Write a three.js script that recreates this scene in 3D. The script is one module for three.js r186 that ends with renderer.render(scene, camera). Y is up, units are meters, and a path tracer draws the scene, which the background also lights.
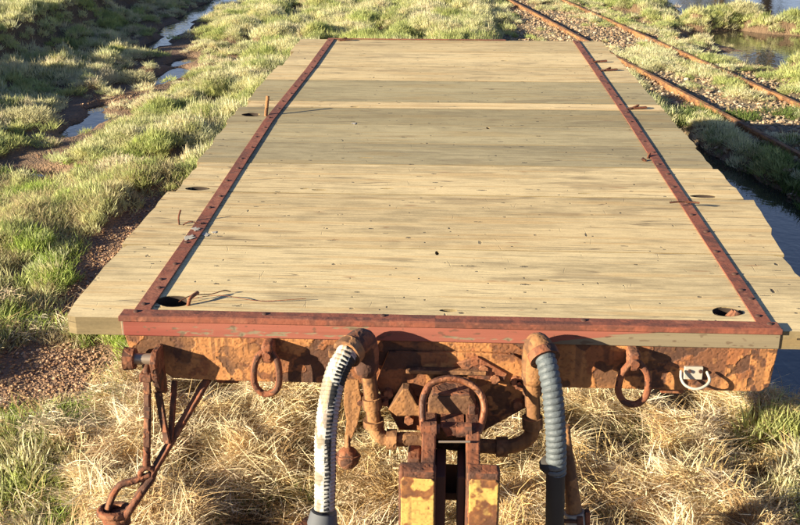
import * as THREE from 'three';
import { mergeGeometries } from 'three/addons/utils/BufferGeometryUtils.js';
import { RoundedBoxGeometry } from 'three/addons/geometries/RoundedBoxGeometry.js';

// ---------------------------------------------------------------- camera, sky, sun, exposure
const scene = new THREE.Scene();
const camera = new THREE.PerspectiveCamera(28.07, 1024 / 672, 0.05, 2000);
camera.position.set(0, 2.592, 3.195);
camera.rotation.order = 'YXZ';
camera.rotation.set(-0.3648, 0.0505, -0.0005);
const SUN_EL = 15.5 * Math.PI / 180, SUN_AZ = 29 * Math.PI / 180;
const sunDir = new THREE.Vector3(-Math.cos(SUN_AZ) * Math.cos(SUN_EL), Math.sin(SUN_EL), Math.sin(SUN_AZ) * Math.cos(SUN_EL));
{ // clear low-sun sky: deep blue overhead, pale towards the horizon, warmer round the sun
  const W = 512, H = 256, d = new Float32Array(W * H * 4), v = new THREE.Vector3();
  for (let y = 0; y < H; y++) for (let x = 0; x < W; x++) {
    const th = ((y + 0.5) / H - 0.5) * Math.PI, ph = ((x + 0.5) / W - 0.5) * 2 * Math.PI; v.set(Math.cos(th) * Math.cos(ph), Math.sin(th), Math.cos(th) * Math.sin(ph));
    const el = Math.max(0, th) * 57.3, k = Math.exp(-el / 9.5), g = Math.pow(Math.max(0, v.dot(sunDir)), 6), i = 4 * (y * W + x), z = [0.021, 0.045, 0.118], h = [0.36, 0.44, 0.54];
    for (let c = 0; c < 3; c++) d[i + c] = z[c] + (h[c] - z[c]) * k + g * [0.16, 0.12, 0.07][c] * (0.4 + 0.6 * k);
    d[i + 3] = 1;
  }
  const t = new THREE.DataTexture(d, W, H, THREE.RGBAFormat, THREE.FloatType); t.mapping = THREE.EquirectangularReflectionMapping; t.magFilter = t.minFilter = THREE.LinearFilter; t.wrapS = THREE.RepeatWrapping; t.needsUpdate = true;
  scene.background = t; scene.environment = t;
}
const sun = new THREE.DirectionalLight(new THREE.Color(1, 0.88, 0.66), 5);
sun.position.copy(sunDir).multiplyScalar(60).add(new THREE.Vector3(0, 0, -6));
sun.target.position.set(0, 0, -6);
sun.castShadow = true;
sun.shadow.mapSize.set(4096, 4096);
Object.assign(sun.shadow.camera, { left: -22, right: 22, top: 22, bottom: -22, near: 1, far: 140 });
scene.add(sun, sun.target);
const renderer = new THREE.WebGLRenderer({ antialias: true });
renderer.toneMapping = THREE.LinearToneMapping;
renderer.toneMappingExposure = 2.95;
renderer.shadowMap.enabled = true;

// ---------------------------------------------------------------- helpers
let seed = 12345;
function rnd() { seed = (seed * 1664525 + 1013904223) >>> 0; return seed / 4294967296; }
const rr = (a, b) => a + (b - a) * rnd();
function h2(x, y, s) { let h = Math.imul(x, 374761393) ^ Math.imul(y, 668265263) ^ Math.imul(s, 2246822519); h = Math.imul(h ^ (h >>> 13), 1274126177); return ((h ^ (h >>> 16)) >>> 0) / 4294967296; }
function vn(x, y, s = 0) {
  const xi = Math.floor(x), yi = Math.floor(y), fx = x - xi, fy = y - yi, u = fx * fx * (3 - 2 * fx), v = fy * fy * (3 - 2 * fy);
  const a = h2(xi, yi, s), b = h2(xi + 1, yi, s), c = h2(xi, yi + 1, s), d = h2(xi + 1, yi + 1, s);
  return a + (b - a) * u + (c - a) * v + (a - b - c + d) * u * v;
}
function fbm(x, y, o = 4, s = 0) { let t = 0, a = 0.5, n = 0; for (let i = 0; i < o; i++) { t += a * vn(x, y, s + i * 17); n += a; a *= 0.5; x *= 2.03; y *= 2.03; } return t / n; }
const sstep = (a, b, x) => { const t = Math.min(1, Math.max(0, (x - a) / (b - a))); return t * t * (3 - 2 * t); };
const mix = (a, b, t) => a + (b - a) * t;
const mix3 = (a, b, t) => [mix(a[0], b[0], t), mix(a[1], b[1], t), mix(a[2], b[2], t)];
const toS = c => { c = Math.min(1, Math.max(0, c)); return 255 * (c <= 0.0031308 ? 12.92 * c : 1.055 * Math.pow(c, 1 / 2.4) - 0.055); };
// fn(u, v, px, py) -> [r, g, b, height]  (linear base colour, height 0..1)
function makeTex(w, h, fn) {
  const d = new Uint8Array(w * h * 4), e = new Uint8Array(w * h * 4);
  for (let y = 0; y < h; y++) for (let x = 0; x < w; x++) {
    const c = fn((x + 0.5) / w, (y + 0.5) / h, x, y), i = 4 * (y * w + x);
    d[i] = toS(c[0]); d[i + 1] = toS(c[1]); d[i + 2] = toS(c[2]); d[i + 3] = 255;
    e[i] = e[i + 1] = e[i + 2] = Math.max(0, Math.min(255, 255 * c[3])); e[i + 3] = 255;
  }
  const mk = (a, cs) => { const t = new THREE.DataTexture(a, w, h); t.wrapS = t.wrapT = THREE.RepeatWrapping; t.magFilter = THREE.LinearFilter; t.minFilter = THREE.LinearMipmapLinearFilter; t.generateMipmaps = true; if (cs) t.colorSpace = THREE.SRGBColorSpace; t.needsUpdate = true; return t; };
  return { map: mk(d, true), bump: mk(e, false) };
}
function texMat(t, su, sv, ou, ov, o = {}) {
  const m = t.map.clone(), b = t.bump.clone();
  for (const k of [m, b]) { k.repeat.set(su, sv); k.offset.set(ou, ov); k.needsUpdate = true; }
  return new THREE.MeshStandardMaterial({ map: m, bumpMap: b, bumpScale: 0.003, roughness: 0.9, ...o });
}
const names = {};
function numbered(n) { if (names[n] === undefined) { names[n] = 0; return n; } names[n]++; return n + '_' + String(names[n]).padStart(3, '0'); }
function part(name, geo, mat, parent, label) {
  const m = new THREE.Mesh(geo, mat); m.name = name; m.castShadow = m.receiveShadow = true; parent.add(m);
  if (label) m.userData.label = label;
  return m;
}
function thing(name, label, category, group) {
  const g = new THREE.Group(); g.name = numbered(name); g.userData = { label, category }; if (group) g.userData.group = group; scene.add(g); return g;
}
function struct(name, geo, mat) { const m = part(numbered(name), geo, mat, scene); m.userData.kind = 'structure'; return m; }
function grp(name, parent, label) { const g = new THREE.Group(); g.name = name; parent.add(g); if (label) g.userData.label = label; return g; }
const V = (x, y, z) => new THREE.Vector3(x, y, z);
// give any geometry box-projected uv in metres
function boxUV(g) {
  g = g.index ? g.toNonIndexed() : g;
  const p = g.attributes.position, n = p.count, uv = new Float32Array(n * 2);
  for (let i = 0; i < n; i += 3) {
    const a = V(p.getX(i), p.getY(i), p.getZ(i)), b = V(p.getX(i + 1), p.getY(i + 1), p.getZ(i + 1)), c = V(p.getX(i + 2), p.getY(i + 2), p.getZ(i + 2));
    const q = b.clone().sub(a).cross(c.clone().sub(a)); const ax = Math.abs(q.x), ay = Math.abs(q.y), az = Math.abs(q.z);
    [a, b, c].forEach((v, k) => { const [s, t] = ay >= ax && ay >= az ? [v.x, v.z] : ax >= az ? [v.z, v.y] : [v.x, v.y]; uv[2 * (i + k)] = s; uv[2 * (i + k) + 1] = t; });
  }
  g.setAttribute('uv', new THREE.BufferAttribute(uv, 2));
  return g;
}
function merge(list) { return mergeGeometries(list.map(g => { g = boxUV(g); for (const k of Object.keys(g.attributes)) if (!['position', 'normal', 'uv'].includes(k)) g.deleteAttribute(k); return g; })); }
function box(x0, x1, y0, y1, z0, z1, r = 0.004) { const g = new RoundedBoxGeometry(x1 - x0, y1 - y0, z1 - z0, 2, Math.min(r, (x1 - x0) * 0.49, (y1 - y0) * 0.49, (z1 - z0) * 0.49)); g.translate((x0 + x1) / 2, (y0 + y1) / 2, (z0 + z1) / 2); return boxUV(g); }
function tube(pts, r, seg = 8, n, closed = false, tension = 0.5) {
  const c = new THREE.CatmullRomCurve3(pts.map(p => V(...p)), closed, 'catmullrom', tension);
  return new THREE.TubeGeometry(c, n || pts.length * 6, r, seg, closed);
}
function capTube(pts, r, seg = 10, n) {          // tube with rounded ends
  const gs = [tube(pts, r, seg, n)];
  for (const p of [pts[0], pts[pts.length - 1]]) { const s = new THREE.SphereGeometry(r, seg, 6); s.translate(...p); gs.push(s); }
  return merge(gs);
}
function cylAB(a, b, r0, r1 = r0, seg = 14) {
  const A = V(...a), B = V(...b), d = B.clone().sub(A), g = new THREE.CylinderGeometry(r1, r0, d.length(), seg, 1);
  g.applyQuaternion(new THREE.Quaternion().setFromUnitVectors(V(0, 1, 0), d.clone().normalize())); g.translate(...A.add(B).multiplyScalar(0.5).toArray()); return g;
}
function barAB(a, b, w, t, side) {               // flat bar from a to b, width w along side, thickness t
  const A = V(...a), B = V(...b), y = B.clone().sub(A), L = y.length(); y.normalize();
  const x = V(...side); x.sub(y.clone().multiplyScalar(x.dot(y))).normalize(); const z = x.clone().cross(y);
  const g = new RoundedBoxGeometry(w, L, t, 2, Math.min(w, t) * 0.25); g.applyMatrix4(new THREE.Matrix4().makeBasis(x, y, z)); g.translate(...A.add(B).multiplyScalar(0.5).toArray()); return g;
}
function extrude(pts, depth, bevel = 0.003, holes = []) {
  const s = new THREE.Shape(pts.map(p => new THREE.Vector2(...p)));
  for (const h of holes) s.holes.push(new THREE.Path(h.map(p => new THREE.Vector2(...p))));
  return new THREE.ExtrudeGeometry(s, { depth: depth - 2 * bevel, bevelEnabled: bevel > 0, bevelSize: bevel, bevelThickness: bevel, bevelOffset: -bevel, bevelSegments: 2, curveSegments: 8 }).translate(0, 0, bevel);
}
function blob(g, amp, freq, s = 0) {             // uneven surface: push vertices along their normals by noise
  const p = g.attributes.position, n = g.attributes.normal;
  for (let i = 0; i < p.count; i++) { const k = amp * (fbm(p.getX(i) * freq + 7, p.getY(i) * freq + p.getZ(i) * freq * 1.3, 3, s) - 0.5) * 2; p.setXYZ(i, p.getX(i) + n.getX(i) * k, p.getY(i) + n.getY(i) * k, p.getZ(i) + n.getZ(i) * k); }
  return g;
}

// ---------------------------------------------------------------- materials
function woodTex(s, warm) {
  const W = 2048, H = 512, LX = 2.8, LY = 0.75;
  const dark = new Float32Array(W * H), rust = new Float32Array(W * H);
  let q = s * 977 + 5; const r = () => { q = (q * 1664525 + 1013904223) >>> 0; return q / 4294967296; };
  const put = (a, x, y, v) => { x = ((x % W) + W) % W; y = ((y % H) + H) % H; const i = (y | 0) * W + (x | 0); a[i] = Math.max(a[i], v); };
  for (let k = 0; k < 120; k++) {                // checks along the grain
    let x = r() * W, y = r() * H; const n = 20 + Math.pow(r(), 3) * 620, v = 0.18 + r() * 0.5, wd = r() < 0.12 ? 2 : 1; let dy = (r() - 0.5) * 0.03;
    for (let i = 0; i < n; i++) { x += 1; dy += (r() - 0.5) * 0.012; dy *= 0.985; y += dy; const f = Math.min(1, i / 12, (n - i) / 12); for (let j = 0; j < wd; j++) put(dark, x, y + j, v * f); }
  }
  for (let k = 0; k < 95; k++) {                 // pits, splits and nail holes
    const x = r() * W, y = r() * H, big = r() < 0.36, a = (big ? 5 : 2.5) + r() * r() * (big ? 17 : 5), b = (big ? 2 : 1.4) + r() * (big ? 3.2 : 2.2), v = 0.5 + r() * 0.5, tr = r() < 0.18;
    for (let j = -20; j <= 20; j++) for (let i = -20; i <= 20; i++) { const e = (tr ? (i / b) ** 2 + (j / a) ** 2 : (i / a) ** 2 + (j / b) ** 2) + (vn(x + i * 0.4, y + j * 0.4, 3) - 0.5) * 1.1; if (e < 1) put(dark, x + i, y + j, v * Math.min(1, (1 - e) * 3)); }
    if (r() < 0.4) for (let i = 0; i < 30; i++) put(dark, x + a + i, y + (r() - 0.5) * 2, 0.4 * (1 - i / 30));
  }
  for (let k = 0; k < 44; k++) { let x = r() * W, y = r() * H; const n = 8 + r() * 45, sl = (r() - 0.5) * 0.5, v = 0.12 + 0.25 * r(); for (let i = 0; i < n; i++) { x += sl + (r() - 0.5) * 0.8; put(dark, x, y + i, v * Math.min(1, i / 4, (n - i) / 4)); } }   // scuffs across the grain
  for (let k = 0; k < 10; k++) { const x = r() * W, y = r() * H, a = 10 + r() * 30, b = 3 + r() * 5; for (let j = -12; j <= 12; j++) for (let i = -45; i <= 45; i++) { const e = (i / a) ** 2 + (j / b) ** 2; if (e < 1) put(rust, x + i, y + j, (1 - e) * 0.6); } }
  const cream = warm ? [0.74, 0.58, 0.315] : [0.52, 0.425, 0.245], grey = warm ? [0.40, 0.31, 0.165] : [0.31, 0.25, 0.14], tan = warm ? [0.58, 0.385, 0.165] : [0.44, 0.31, 0.14], brown = [0.20, 0.14, 0.075];
  return makeTex(W, H, (u, v, px, py) => {
    const x = u * LX, y = v * LY;
    const yy = y + 0.035 * (fbm(x * 1.1, y * 2.5, 3, s) - 0.5) + 0.006 * (fbm(x * 5, y * 8, 2, s + 2) - 0.5);
    const s1 = fbm(x * 1.9, yy * 21, 4, s + 3), s2 = fbm(x * 9, yy * 80, 3, s + 9), mo = fbm(x * 17, y * 30, 4, s + 111), s3 = vn(x * 22, yy * 260, s + 21), blot = fbm(x * 2.4, y * 7, 4, s + 31), big = fbm(x * 0.8, y * 3.2, 3, s + 41), fine = vn(x * 180, y * 260, s + 61);
    let c = mix3(cream, grey, 0.95 * sstep(0.36, 0.66, 0.2 * s1 + 0.26 * s2 + 0.2 * mo + 0.12 * blot + 0.22 * big));
    c = mix3(c, tan, 0.5 * sstep(0.54, 0.72, fbm(x * 1.9, yy * 33, 3, s + 71)));
    const k = 0.66 + 0.24 * s2 + 0.16 * s3 + 0.16 * fine + 0.12 * mo;
    c = [c[0] * k, c[1] * k, c[2] * k];
    const ck = (1 - sstep(0, 0.016, Math.abs(fbm(x * 0.8, yy * 16, 3, s + 81) - 0.52))) * sstep(0.5, 0.62, fbm(x * 2.2, y * 9, 3, s + 91));   // grain opening into fine splits
    c = mix3(c, brown, 0.85 * ck);
    c = mix3(c, brown, 0.4 * sstep(0.64, 0.8, fbm(x * 3.4, y * 16, 4, s + 101)));                                                     // stains
    const i = py * W + px;
    c = mix3(c, [0.3, 0.13, 0.05], rust[i]);
    c = mix3(c, [0.03, 0.022, 0.015], dark[i]);
    return [c[0], c[1], c[2], 0.3 * s2 + 0.12 * s3 + 0.35 * s1 - 0.8 * dark[i] - 0.3 * ck + 0.3];
  });
}
const woods = [woodTex(1, true), woodTex(2, true), woodTex(3, false), woodTex(4, false), woodTex(5, true)];
const woodMat = (k, flip, ov) => texMat(woods[k], (flip ? -1 : 1) / 2.8, 1 / 0.75, 0.5, ov, { bumpScale: 0.0028, roughness: 0.88 });

function rustTex(s, base, dark, light, paint, paintAmt, scale = 1) {
  return makeTex(1024, 512, (u, v) => {
    const x = u * 2.2, y = v * 1.1;
    const a = fbm(x * 5, y * 5, 5, s), b = fbm(x * 22, y * 22, 4, s + 5), f = fbm(x * 90, y * 90, 2, s + 9), d = fbm(x * 2.3, y * 4, 4, s + 15), st = fbm(x * 30, y * 3, 3, s + 22);
    let c = mix3(base, dark, sstep(0.46, 0.6, a * 0.5 + b * 0.5));
    c = mix3(c, light, 0.75 * sstep(0.54, 0.66, b * 0.55 + d * 0.45));
    let hgt = 0.45 + 0.3 * (b - 0.5) + 0.3 * (f - 0.5);
    const fl = fbm(x * 11 + 3, y * 13, 5, s + 31), fm = scale * sstep(0.575, 0.6, fl) * sstep(0.38, 0.52, d);         // scale that has lifted off
    if (paint) { const m = sstep(0.0, 0.035, paintAmt - (d * 0.28 + b * 0.42 + a * 0.3)); c = mix3(c, [paint[0] * (0.72 + 0.5 * st), paint[1] * (0.72 + 0.5 * st), paint[2] * (0.72 + 0.5 * st)], m); hgt += 0.16 * m; }
    c = mix3(c, [dark[0] * 0.75, dark[1] * 0.75, dark[2] * 0.75], 0.8 * fm); hgt -= 0.3 * fm;
    const rim = sstep(0.535, 0.555, fl) * (1 - sstep(0.555, 0.57, fl)) * sstep(0.38, 0.52, d); c = mix3(c, light, 0.5 * rim); hgt += 0.12 * rim;
    c = mix3(c, dark, 0.55 * sstep(0.57, 0.7, st));
    const pit = sstep(0.66, 0.74, vn(x * 150, y * 150, s + 44)); c = mix3(c, dark, 0.3 * pit * scale); hgt -= 0.15 * pit;
    const k = 0.82 + 0.36 * f; return [c[0] * k, c[1] * k, c[2] * k, hgt];
  });
}
const RT = {
  strip: rustTex(11, [0.23, 0.068, 0.036], [0.12, 0.04, 0.025], [0.31, 0.11, 0.06], null, 0, 0.25),
  beam: rustTex(12, [0.24, 0.085, 0.028], [0.075, 0.034, 0.02], [0.33, 0.12, 0.04], [0.42, 0.18, 0.058], 0.53),
  iron: rustTex(13, [0.215, 0.07, 0.028], [0.07, 0.03, 0.018], [0.33, 0.135, 0.06]),
  pipe: rustTex(14, [0.30, 0.14, 0.05], [0.12, 0.055, 0.025], [0.40, 0.2, 0.085]),
  yellow: rustTex(15, [0.24, 0.085, 0.025], [0.10, 0.04, 0.02], [0.34, 0.14, 0.04], [0.56, 0.36, 0.095], 0.495),
};
const rm = (k, o = {}) => texMat(RT[k], 1 / 2.2, 1 / 1.1, rnd(), rnd(), { bumpScale: 0.006, roughness: 0.85, metalness: 0.0, ...o });
const stripM = rm('strip', { bumpScale: 0.002 }), beamM = rm('beam'), ironM = rm('iron'), pipeM = rm('pipe'), yellowM = rm('yellow', { bumpScale: 0.002 });
const cleatM = rm('iron'); cleatM.color.setRGB(0.55, 0.5, 0.5);
const darkIron = new THREE.MeshStandardMaterial({ color: new THREE.Color().setRGB(0.07, 0.03, 0.02), roughness: 0.8, metalness: 0.1 });
const wornSteel = new THREE.MeshStandardMaterial({ color: new THREE.Color().setRGB(0.35, 0.27, 0.2), roughness: 0.4, metalness: 0.6 });
const whitePaint = new THREE.MeshStandardMaterial({ color: new THREE.Color().setRGB(0.42, 0.38, 0.31), roughness: 0.55 });

// ---------------------------------------------------------------- ground
const puddles = [[-4.0, -6.28, 0.3, 0.13], [-4.15, -8.2, 0.2, 0.55], [-4.27, -9.15, 0.12, 0.25], [-3.95, -11.1, 0.2, 0.85], [-4.05, -12.3, 0.2, 0.4], [-5.82, -12.3, 0.14, 0.55], [-6.22, -16.6, 0.28, 0.6], [-4.85, -14, 0.22, 0.8], [-4.95, -15.6, 0.3, 0.9], [-5.0, -17.5, 0.36, 1.1], [-4.9, -19.6, 0.45, 1.5], [-4.5, -7.2, 0.12, 0.2]];
const chan = [[-4.7, -3], [-4.3, -5], [-4.0, -6.3], [-4.1, -7.9], [-4.25, -9], [-3.95, -10], [-3.9, -11], [-4.05, -12.5], [-4.85, -13.9], [-4.95, -15.5], [-5, -17.3], [-4.9, -19], [-4.8, -24]];
const sidePool = [[2.2, -7.7], [2.32, -6.8], [2.45, -5.9], [2.5, -5.2], [2.5, -4.4], [2.4, -3.4], [2.25, -2.5], [2.15, -1.9]];
const pond = [[3.72, -30], [3.72, -19.5], [4.5, -18.4], [4.25, -17.4], [4.15, -15.6], [3.95, -14.9], [4.35, -14.2], [4.5, -13.7], [4.1, -13.2], [3.85, -12.75], [4.1, -12.3], [4.5, -12.05], [5.05, -12.3], [6.0, -12.1], [7.2, -12.3], [9, -12.1], [14, -13], [18, -20], [16, -28], [9, -31]];
function segDist(px, pz, a, b) { const dx = b[0] - a[0], dz = b[1] - a[1], t = Math.max(0, Math.min(1, ((px - a[0]) * dx + (pz - a[1]) * dz) / (dx * dx + dz * dz))); return Math.hypot(px - a[0] - t * dx, pz - a[1] - t * dz); }
function lineDist(px, pz, L) { let m = 1e9; for (let i = 1; i < L.length; i++) m = Math.min(m, segDist(px, pz, L[i - 1], L[i])); return m; }
function inPoly(px, pz, L) { let c = false; for (let i = 0, j = L.length - 1; i < L.length; j = i++) if ((L[i][1] > pz) !== (L[j][1] > pz) && px < (L[j][0] - L[i][0]) * (pz - L[i][1]) / (L[j][1] - L[i][1]) + L[i][0]) c = !c; return c; }
function pondSD(x, z) { const d = lineDist(x, z, pond.concat([pond[0]])); return inPoly(x, z, pond) ? -d : d; }   // <0 in the pond
const island = [[4.35, -15.95], [5.15, -16.4], [5.6, -15.75], [6.4, -15.4], [8.5, -15.3]];
const railX = (z, k) => 0.96 + (-19.4 - z) * -0.1853 + k * 1.085;        // k 0 near rail, 1 far rail
const WL = -0.2;                                                        // water level
function mound(x, z) {                            // hummocks: [0..1 dome, id]
  let b = 0, id = 0; const S = 0.62, u = x / S + 0.25 * (vn(x * 2, z * 2, 7) - 0.5), v = z / S, i0 = Math.floor(u), j0 = Math.floor(v);
  for (let j = -1; j <= 1; j++) for (let i = -1; i <= 1; i++) { const a = i0 + i, c = j0 + j, r = 0.45 + 0.45 * h2(a, c, 43), d = Math.hypot(u - a - 0.15 - 0.7 * h2(a, c, 41), (v - c - 0.15 - 0.7 * h2(a, c, 42)) * 0.9) / r; const k = Math.max(0, 1 - d * d) * (0.5 + 0.5 * h2(a, c, 44)); if (k > b) { b = k; id = h2(a, c, 45); } }
  return [Math.min(1, b * 1.15), id];
}
// masks of one place: veg 0..1 (samphire), mud, gravel, ballast, straw, grass, height
function place(x, z) {
  const n1 = fbm(x * 0.9 + 3, z * 0.9, 4, 51), n2 = fbm(x * 2.6, z * 2.6, 4, 61), n3 = fbm(x * 0.35, z * 0.35, 3, 71);
  const o = { veg: 0, mud: 0, gravel: 0, ballast: 0, straw: 0, grass: 0, h: -0.12, wet: 0, dry: 0 };
  let h = -0.13 + 0.05 * (n2 - 0.5) + 0.05 * (n1 - 0.5);
  // left bank
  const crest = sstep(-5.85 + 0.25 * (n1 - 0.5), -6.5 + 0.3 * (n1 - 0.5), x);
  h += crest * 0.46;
  // channel
  const cd = lineDist(x, z, chan) + 0.9 * (n2 - 0.5);
  const cm = 1 - sstep(0.3, 0.8, cd);
  h -= cm * 0.025;
  let pd = 0; for (const p of puddles) { const e = Math.hypot((x - p[0]) / (p[2] * 0.85), (z - p[1]) / (p[3] * 0.9)) + 1.0 * (n2 - 0.5); pd = Math.max(pd, 1 - sstep(0.7, 1.5, e)); }
  h -= pd * 0.105;
  const sd = lineDist(x, z, sidePool) + 0.35 * (n2 - 0.5) - (z < -6.3 ? 0.1 * (z + 6.3) : 0), sp = 1 - sstep(0.44, 0.72, sd);
  h -= sp * 0.15;
  let po = 1;
  if (x > 2.5 && z < -10) po = pondSD(x, z) + 0.35 * (n2 - 0.5);
  let pm = 1 - sstep(-0.25, 0.2, po);
  const isl = x > 3.5 ? 1 - sstep(0.12, 0.5, lineDist(x, z, island) + 0.3 * (n2 - 0.5)) : 0;
  pm *= 1 - isl; h -= pm * 0.16; h += isl * 0.05 * (po < 0 ? 1 : 0);
  // under the wagon's near end the rails are buried
  const front = sstep(-2.3, -1.5, z) * (1 - sstep(1.2, 2.0, Math.abs(x))); h += front * 0.12;
  // track bed
  const dr = x - railX(z, 0.5), tb = 1 - sstep(0.7, 1.15, Math.abs(dr) + 0.3 * (n2 - 0.5)); h += tb * 0.06;
  // covers
  const water = Math.max(pd, pm, sp), left = 1 - sstep(-1.9, -1.2, x);
  o.mud = Math.max(cm * 0.95, pd, sp, pm, 0.9 * (1 - sstep(0.25, 0.5, Math.abs(po))) * (x > 2.5 ? 1 : 0));
  const bare = sstep(0.52, 0.6, fbm(x * 1.15 + 9, z * 0.95 + 4, 4, 81));
  const g1 = Math.max(1 - sstep(0.3, 0.62, Math.hypot((x + 2.35) / 0.95, (z + 4.2) / 2.9) + 0.55 * (n2 - 0.5) - 0.12), 1 - sstep(0.24, 0.55, Math.hypot((x + 2.25) / 1.1, (z + 1.85) / 1.1) + 0.5 * (n2 - 0.5) - 0.1), 1 - sstep(0.2, 0.5, Math.hypot((x + 2.7) / 0.9, (z + 8.8) / 1.6) + 0.5 * (n2 - 0.5)));
  o.gravel = Math.max(g1 * left, 0.5 * bare * left * (1 - crest));
  o.ballast = Math.max(tb * (0.55 + 0.45 * sstep(0.45, 0.6, n1)), (1 - sstep(0.3, 0.9, Math.hypot((x - 1.2) / 1.2, (z + 14) / 3.4) + 0.4 * (n2 - 0.5))), x > 1 ? (1 - sstep(0.9, 1.7, Math.abs(dr) + 0.4 * (n2 - 0.5))) * 0.9 : 0);
  o.ballast *= 1 - front;
  const under = (1 - sstep(1.3, 1.7, Math.abs(x))) * sstep(-6.6, -6.0, z);
  o.straw = Math.max(front * sstep(-1.8, -1.35, x + 0.6 * (n2 - 0.5)), under * 0.6 * (1 - sp));
  if (x > -2.0 && z > -2.6) o.straw = Math.max(o.straw, sstep(-1.8, -1.35, x + 0.6 * (n2 - 0.5)) * (1 - sp) * (x < 2.4 ? 1 : 0.6));
  const near = sstep(-6.6, -5.2, z + 1.2 * (n1 - 0.5));
  o.grass = left * near * (1 - g1) * (1 - 0.85 * o.mud) * sstep(0.34, 0.46, n2 * 0.5 + n1 * 0.5) * (1 - o.straw * 0.6);
  let veg = sstep(0.36, 0.5, n1 * 0.55 + n2 * 0.45 + 0.03) * (1 - o.mud) * (1 - o.gravel * 0.95);
  veg *= 1 - under; veg *= 1 - 0.85 * near * (x < 1.4 ? 1 : 0);
  if (x > 0.6) { const trk = Math.abs(dr) < 1.7; veg *= trk ? 0.9 * sstep(0.40, 0.5, fbm(x * 1.5, z * 0.9, 3, 91)) * (1 - (1 - sstep(0.06, 0.16, Math.min(Math.abs(x - railX(z, 0)), Math.abs(x - railX(z, 1)))))) : 1; veg *= 1 - 0.9 * (1 - sstep(0.3, 0.9, Math.hypot((x - 1.2) / 1.2, (z + 14) / 3.4) + 0.4 * (n2 - 0.5))); }
  veg = Math.max(veg, isl * (1 - sp));
  if (pm > 0.3 && isl < 0.4) veg = 0;
  o.veg = veg;
  o.wet = Math.max(water, cm * 0.35);
  o.crest = crest; o.n1 = n1; o.n2 = n2; o.n3 = n3; o.water = water;
  const md = mound(x, z); const rd = x > 0.3 ? Math.min(...[0, 1].map(k => { const e = x - railX(z, k); return e > 0 ? e * 2.2 : -e; })) : 9, lowT = x > 0.3 ? mix(0.3, 1, sstep(0.9, 1.5, Math.abs(dr - 0.2))) : 1, lowC = x < -2 ? mix(0.45, 1, sstep(0.7, 1.5, cd)) : 1; veg *= sstep(0.05, 0.22, rd); veg *= 1 - 0.7 * sstep(0.06, 0.2, crest) * (1 - sstep(0.8, 0.95, crest)); o.low = Math.min(lowT, lowC); md[0] *= o.low; o.id = md[1]; o.md = md[0]; o.veg = veg * (0.05 + 0.95 * sstep(0.12, 0.42, md[0] / o.low)); o.h = h + veg * (0.005 + 0.2 * md[0]) * (1 - water) + o.grass * (0.02 + 0.1 * md[0] * sstep(0.4, 0.6, n1));
  return o;
}
function gridLine(a, b, step, outer, k) { const L = []; for (let v = a; v <= b + 1e-6; v += step) L.push(v); let s = step, v = a; while (v > -outer) { s *= k; v -= s; L.unshift(v); } s = step; v = L[L.length - 1]; while (v < outer) { s *= k; v += s; L.push(v); } return L; }
{
  const xs = gridLine(-8.5, 8.5, 0.075, 320, 1.22), zs = gridLine(-22, 1.2, 0.075, 320, 1.22), nx = xs.length, nz = zs.length;
  const pos = new Float32Array(nx * nz * 3), col = new Float32Array(nx * nz * 3), uv = new Float32Array(nx * nz * 2), idx = [];
  for (let j = 0; j < nz; j++) for (let i = 0; i < nx; i++) {
    const x = xs[i], z = zs[j], p = place(x, z), k = j * nx + i;
    pos.set([x, p.h, z], 3 * k); uv.set([x, z], 2 * k);
    let c = mix3([0.20, 0.125, 0.07], [0.27, 0.18, 0.10], p.n2);
    c = mix3(c, [0.30, 0.235, 0.15], Math.min(1, p.ballast));
    c = mix3(c, [0.36, 0.215, 0.125], Math.min(1, p.gravel));
    c = mix3(c, [0.23, 0.165, 0.085], p.straw * 0.85);
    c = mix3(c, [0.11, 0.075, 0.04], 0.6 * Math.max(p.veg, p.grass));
    c = mix3(c, [0.34, 0.215, 0.13], p.mud * 0.85);
    c = mix3(c, [0.085, 0.06, 0.042], Math.min(1, p.wet * 0.62));
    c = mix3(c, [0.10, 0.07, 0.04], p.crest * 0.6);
    col.set(c, 3 * k);
    if (i < nx - 1 && j < nz - 1) idx.push(k, k + nx, k + 1, k + 1, k + nx, k + nx + 1);
  }
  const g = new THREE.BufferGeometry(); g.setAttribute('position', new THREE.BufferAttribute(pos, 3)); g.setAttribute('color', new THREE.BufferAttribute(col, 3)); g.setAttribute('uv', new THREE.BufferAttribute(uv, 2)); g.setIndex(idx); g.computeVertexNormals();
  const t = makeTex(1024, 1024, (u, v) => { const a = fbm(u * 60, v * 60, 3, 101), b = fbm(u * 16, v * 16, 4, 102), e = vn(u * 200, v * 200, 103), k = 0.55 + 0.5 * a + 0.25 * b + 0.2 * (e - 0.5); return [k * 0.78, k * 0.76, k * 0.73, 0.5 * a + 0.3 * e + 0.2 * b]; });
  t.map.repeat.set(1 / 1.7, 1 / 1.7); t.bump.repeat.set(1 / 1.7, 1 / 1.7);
  struct('ground', g, new THREE.MeshStandardMaterial({ map: t.map, bumpMap: t.bump, bumpScale: 0.03, vertexColors: true, roughness: 0.95 }));
}
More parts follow.
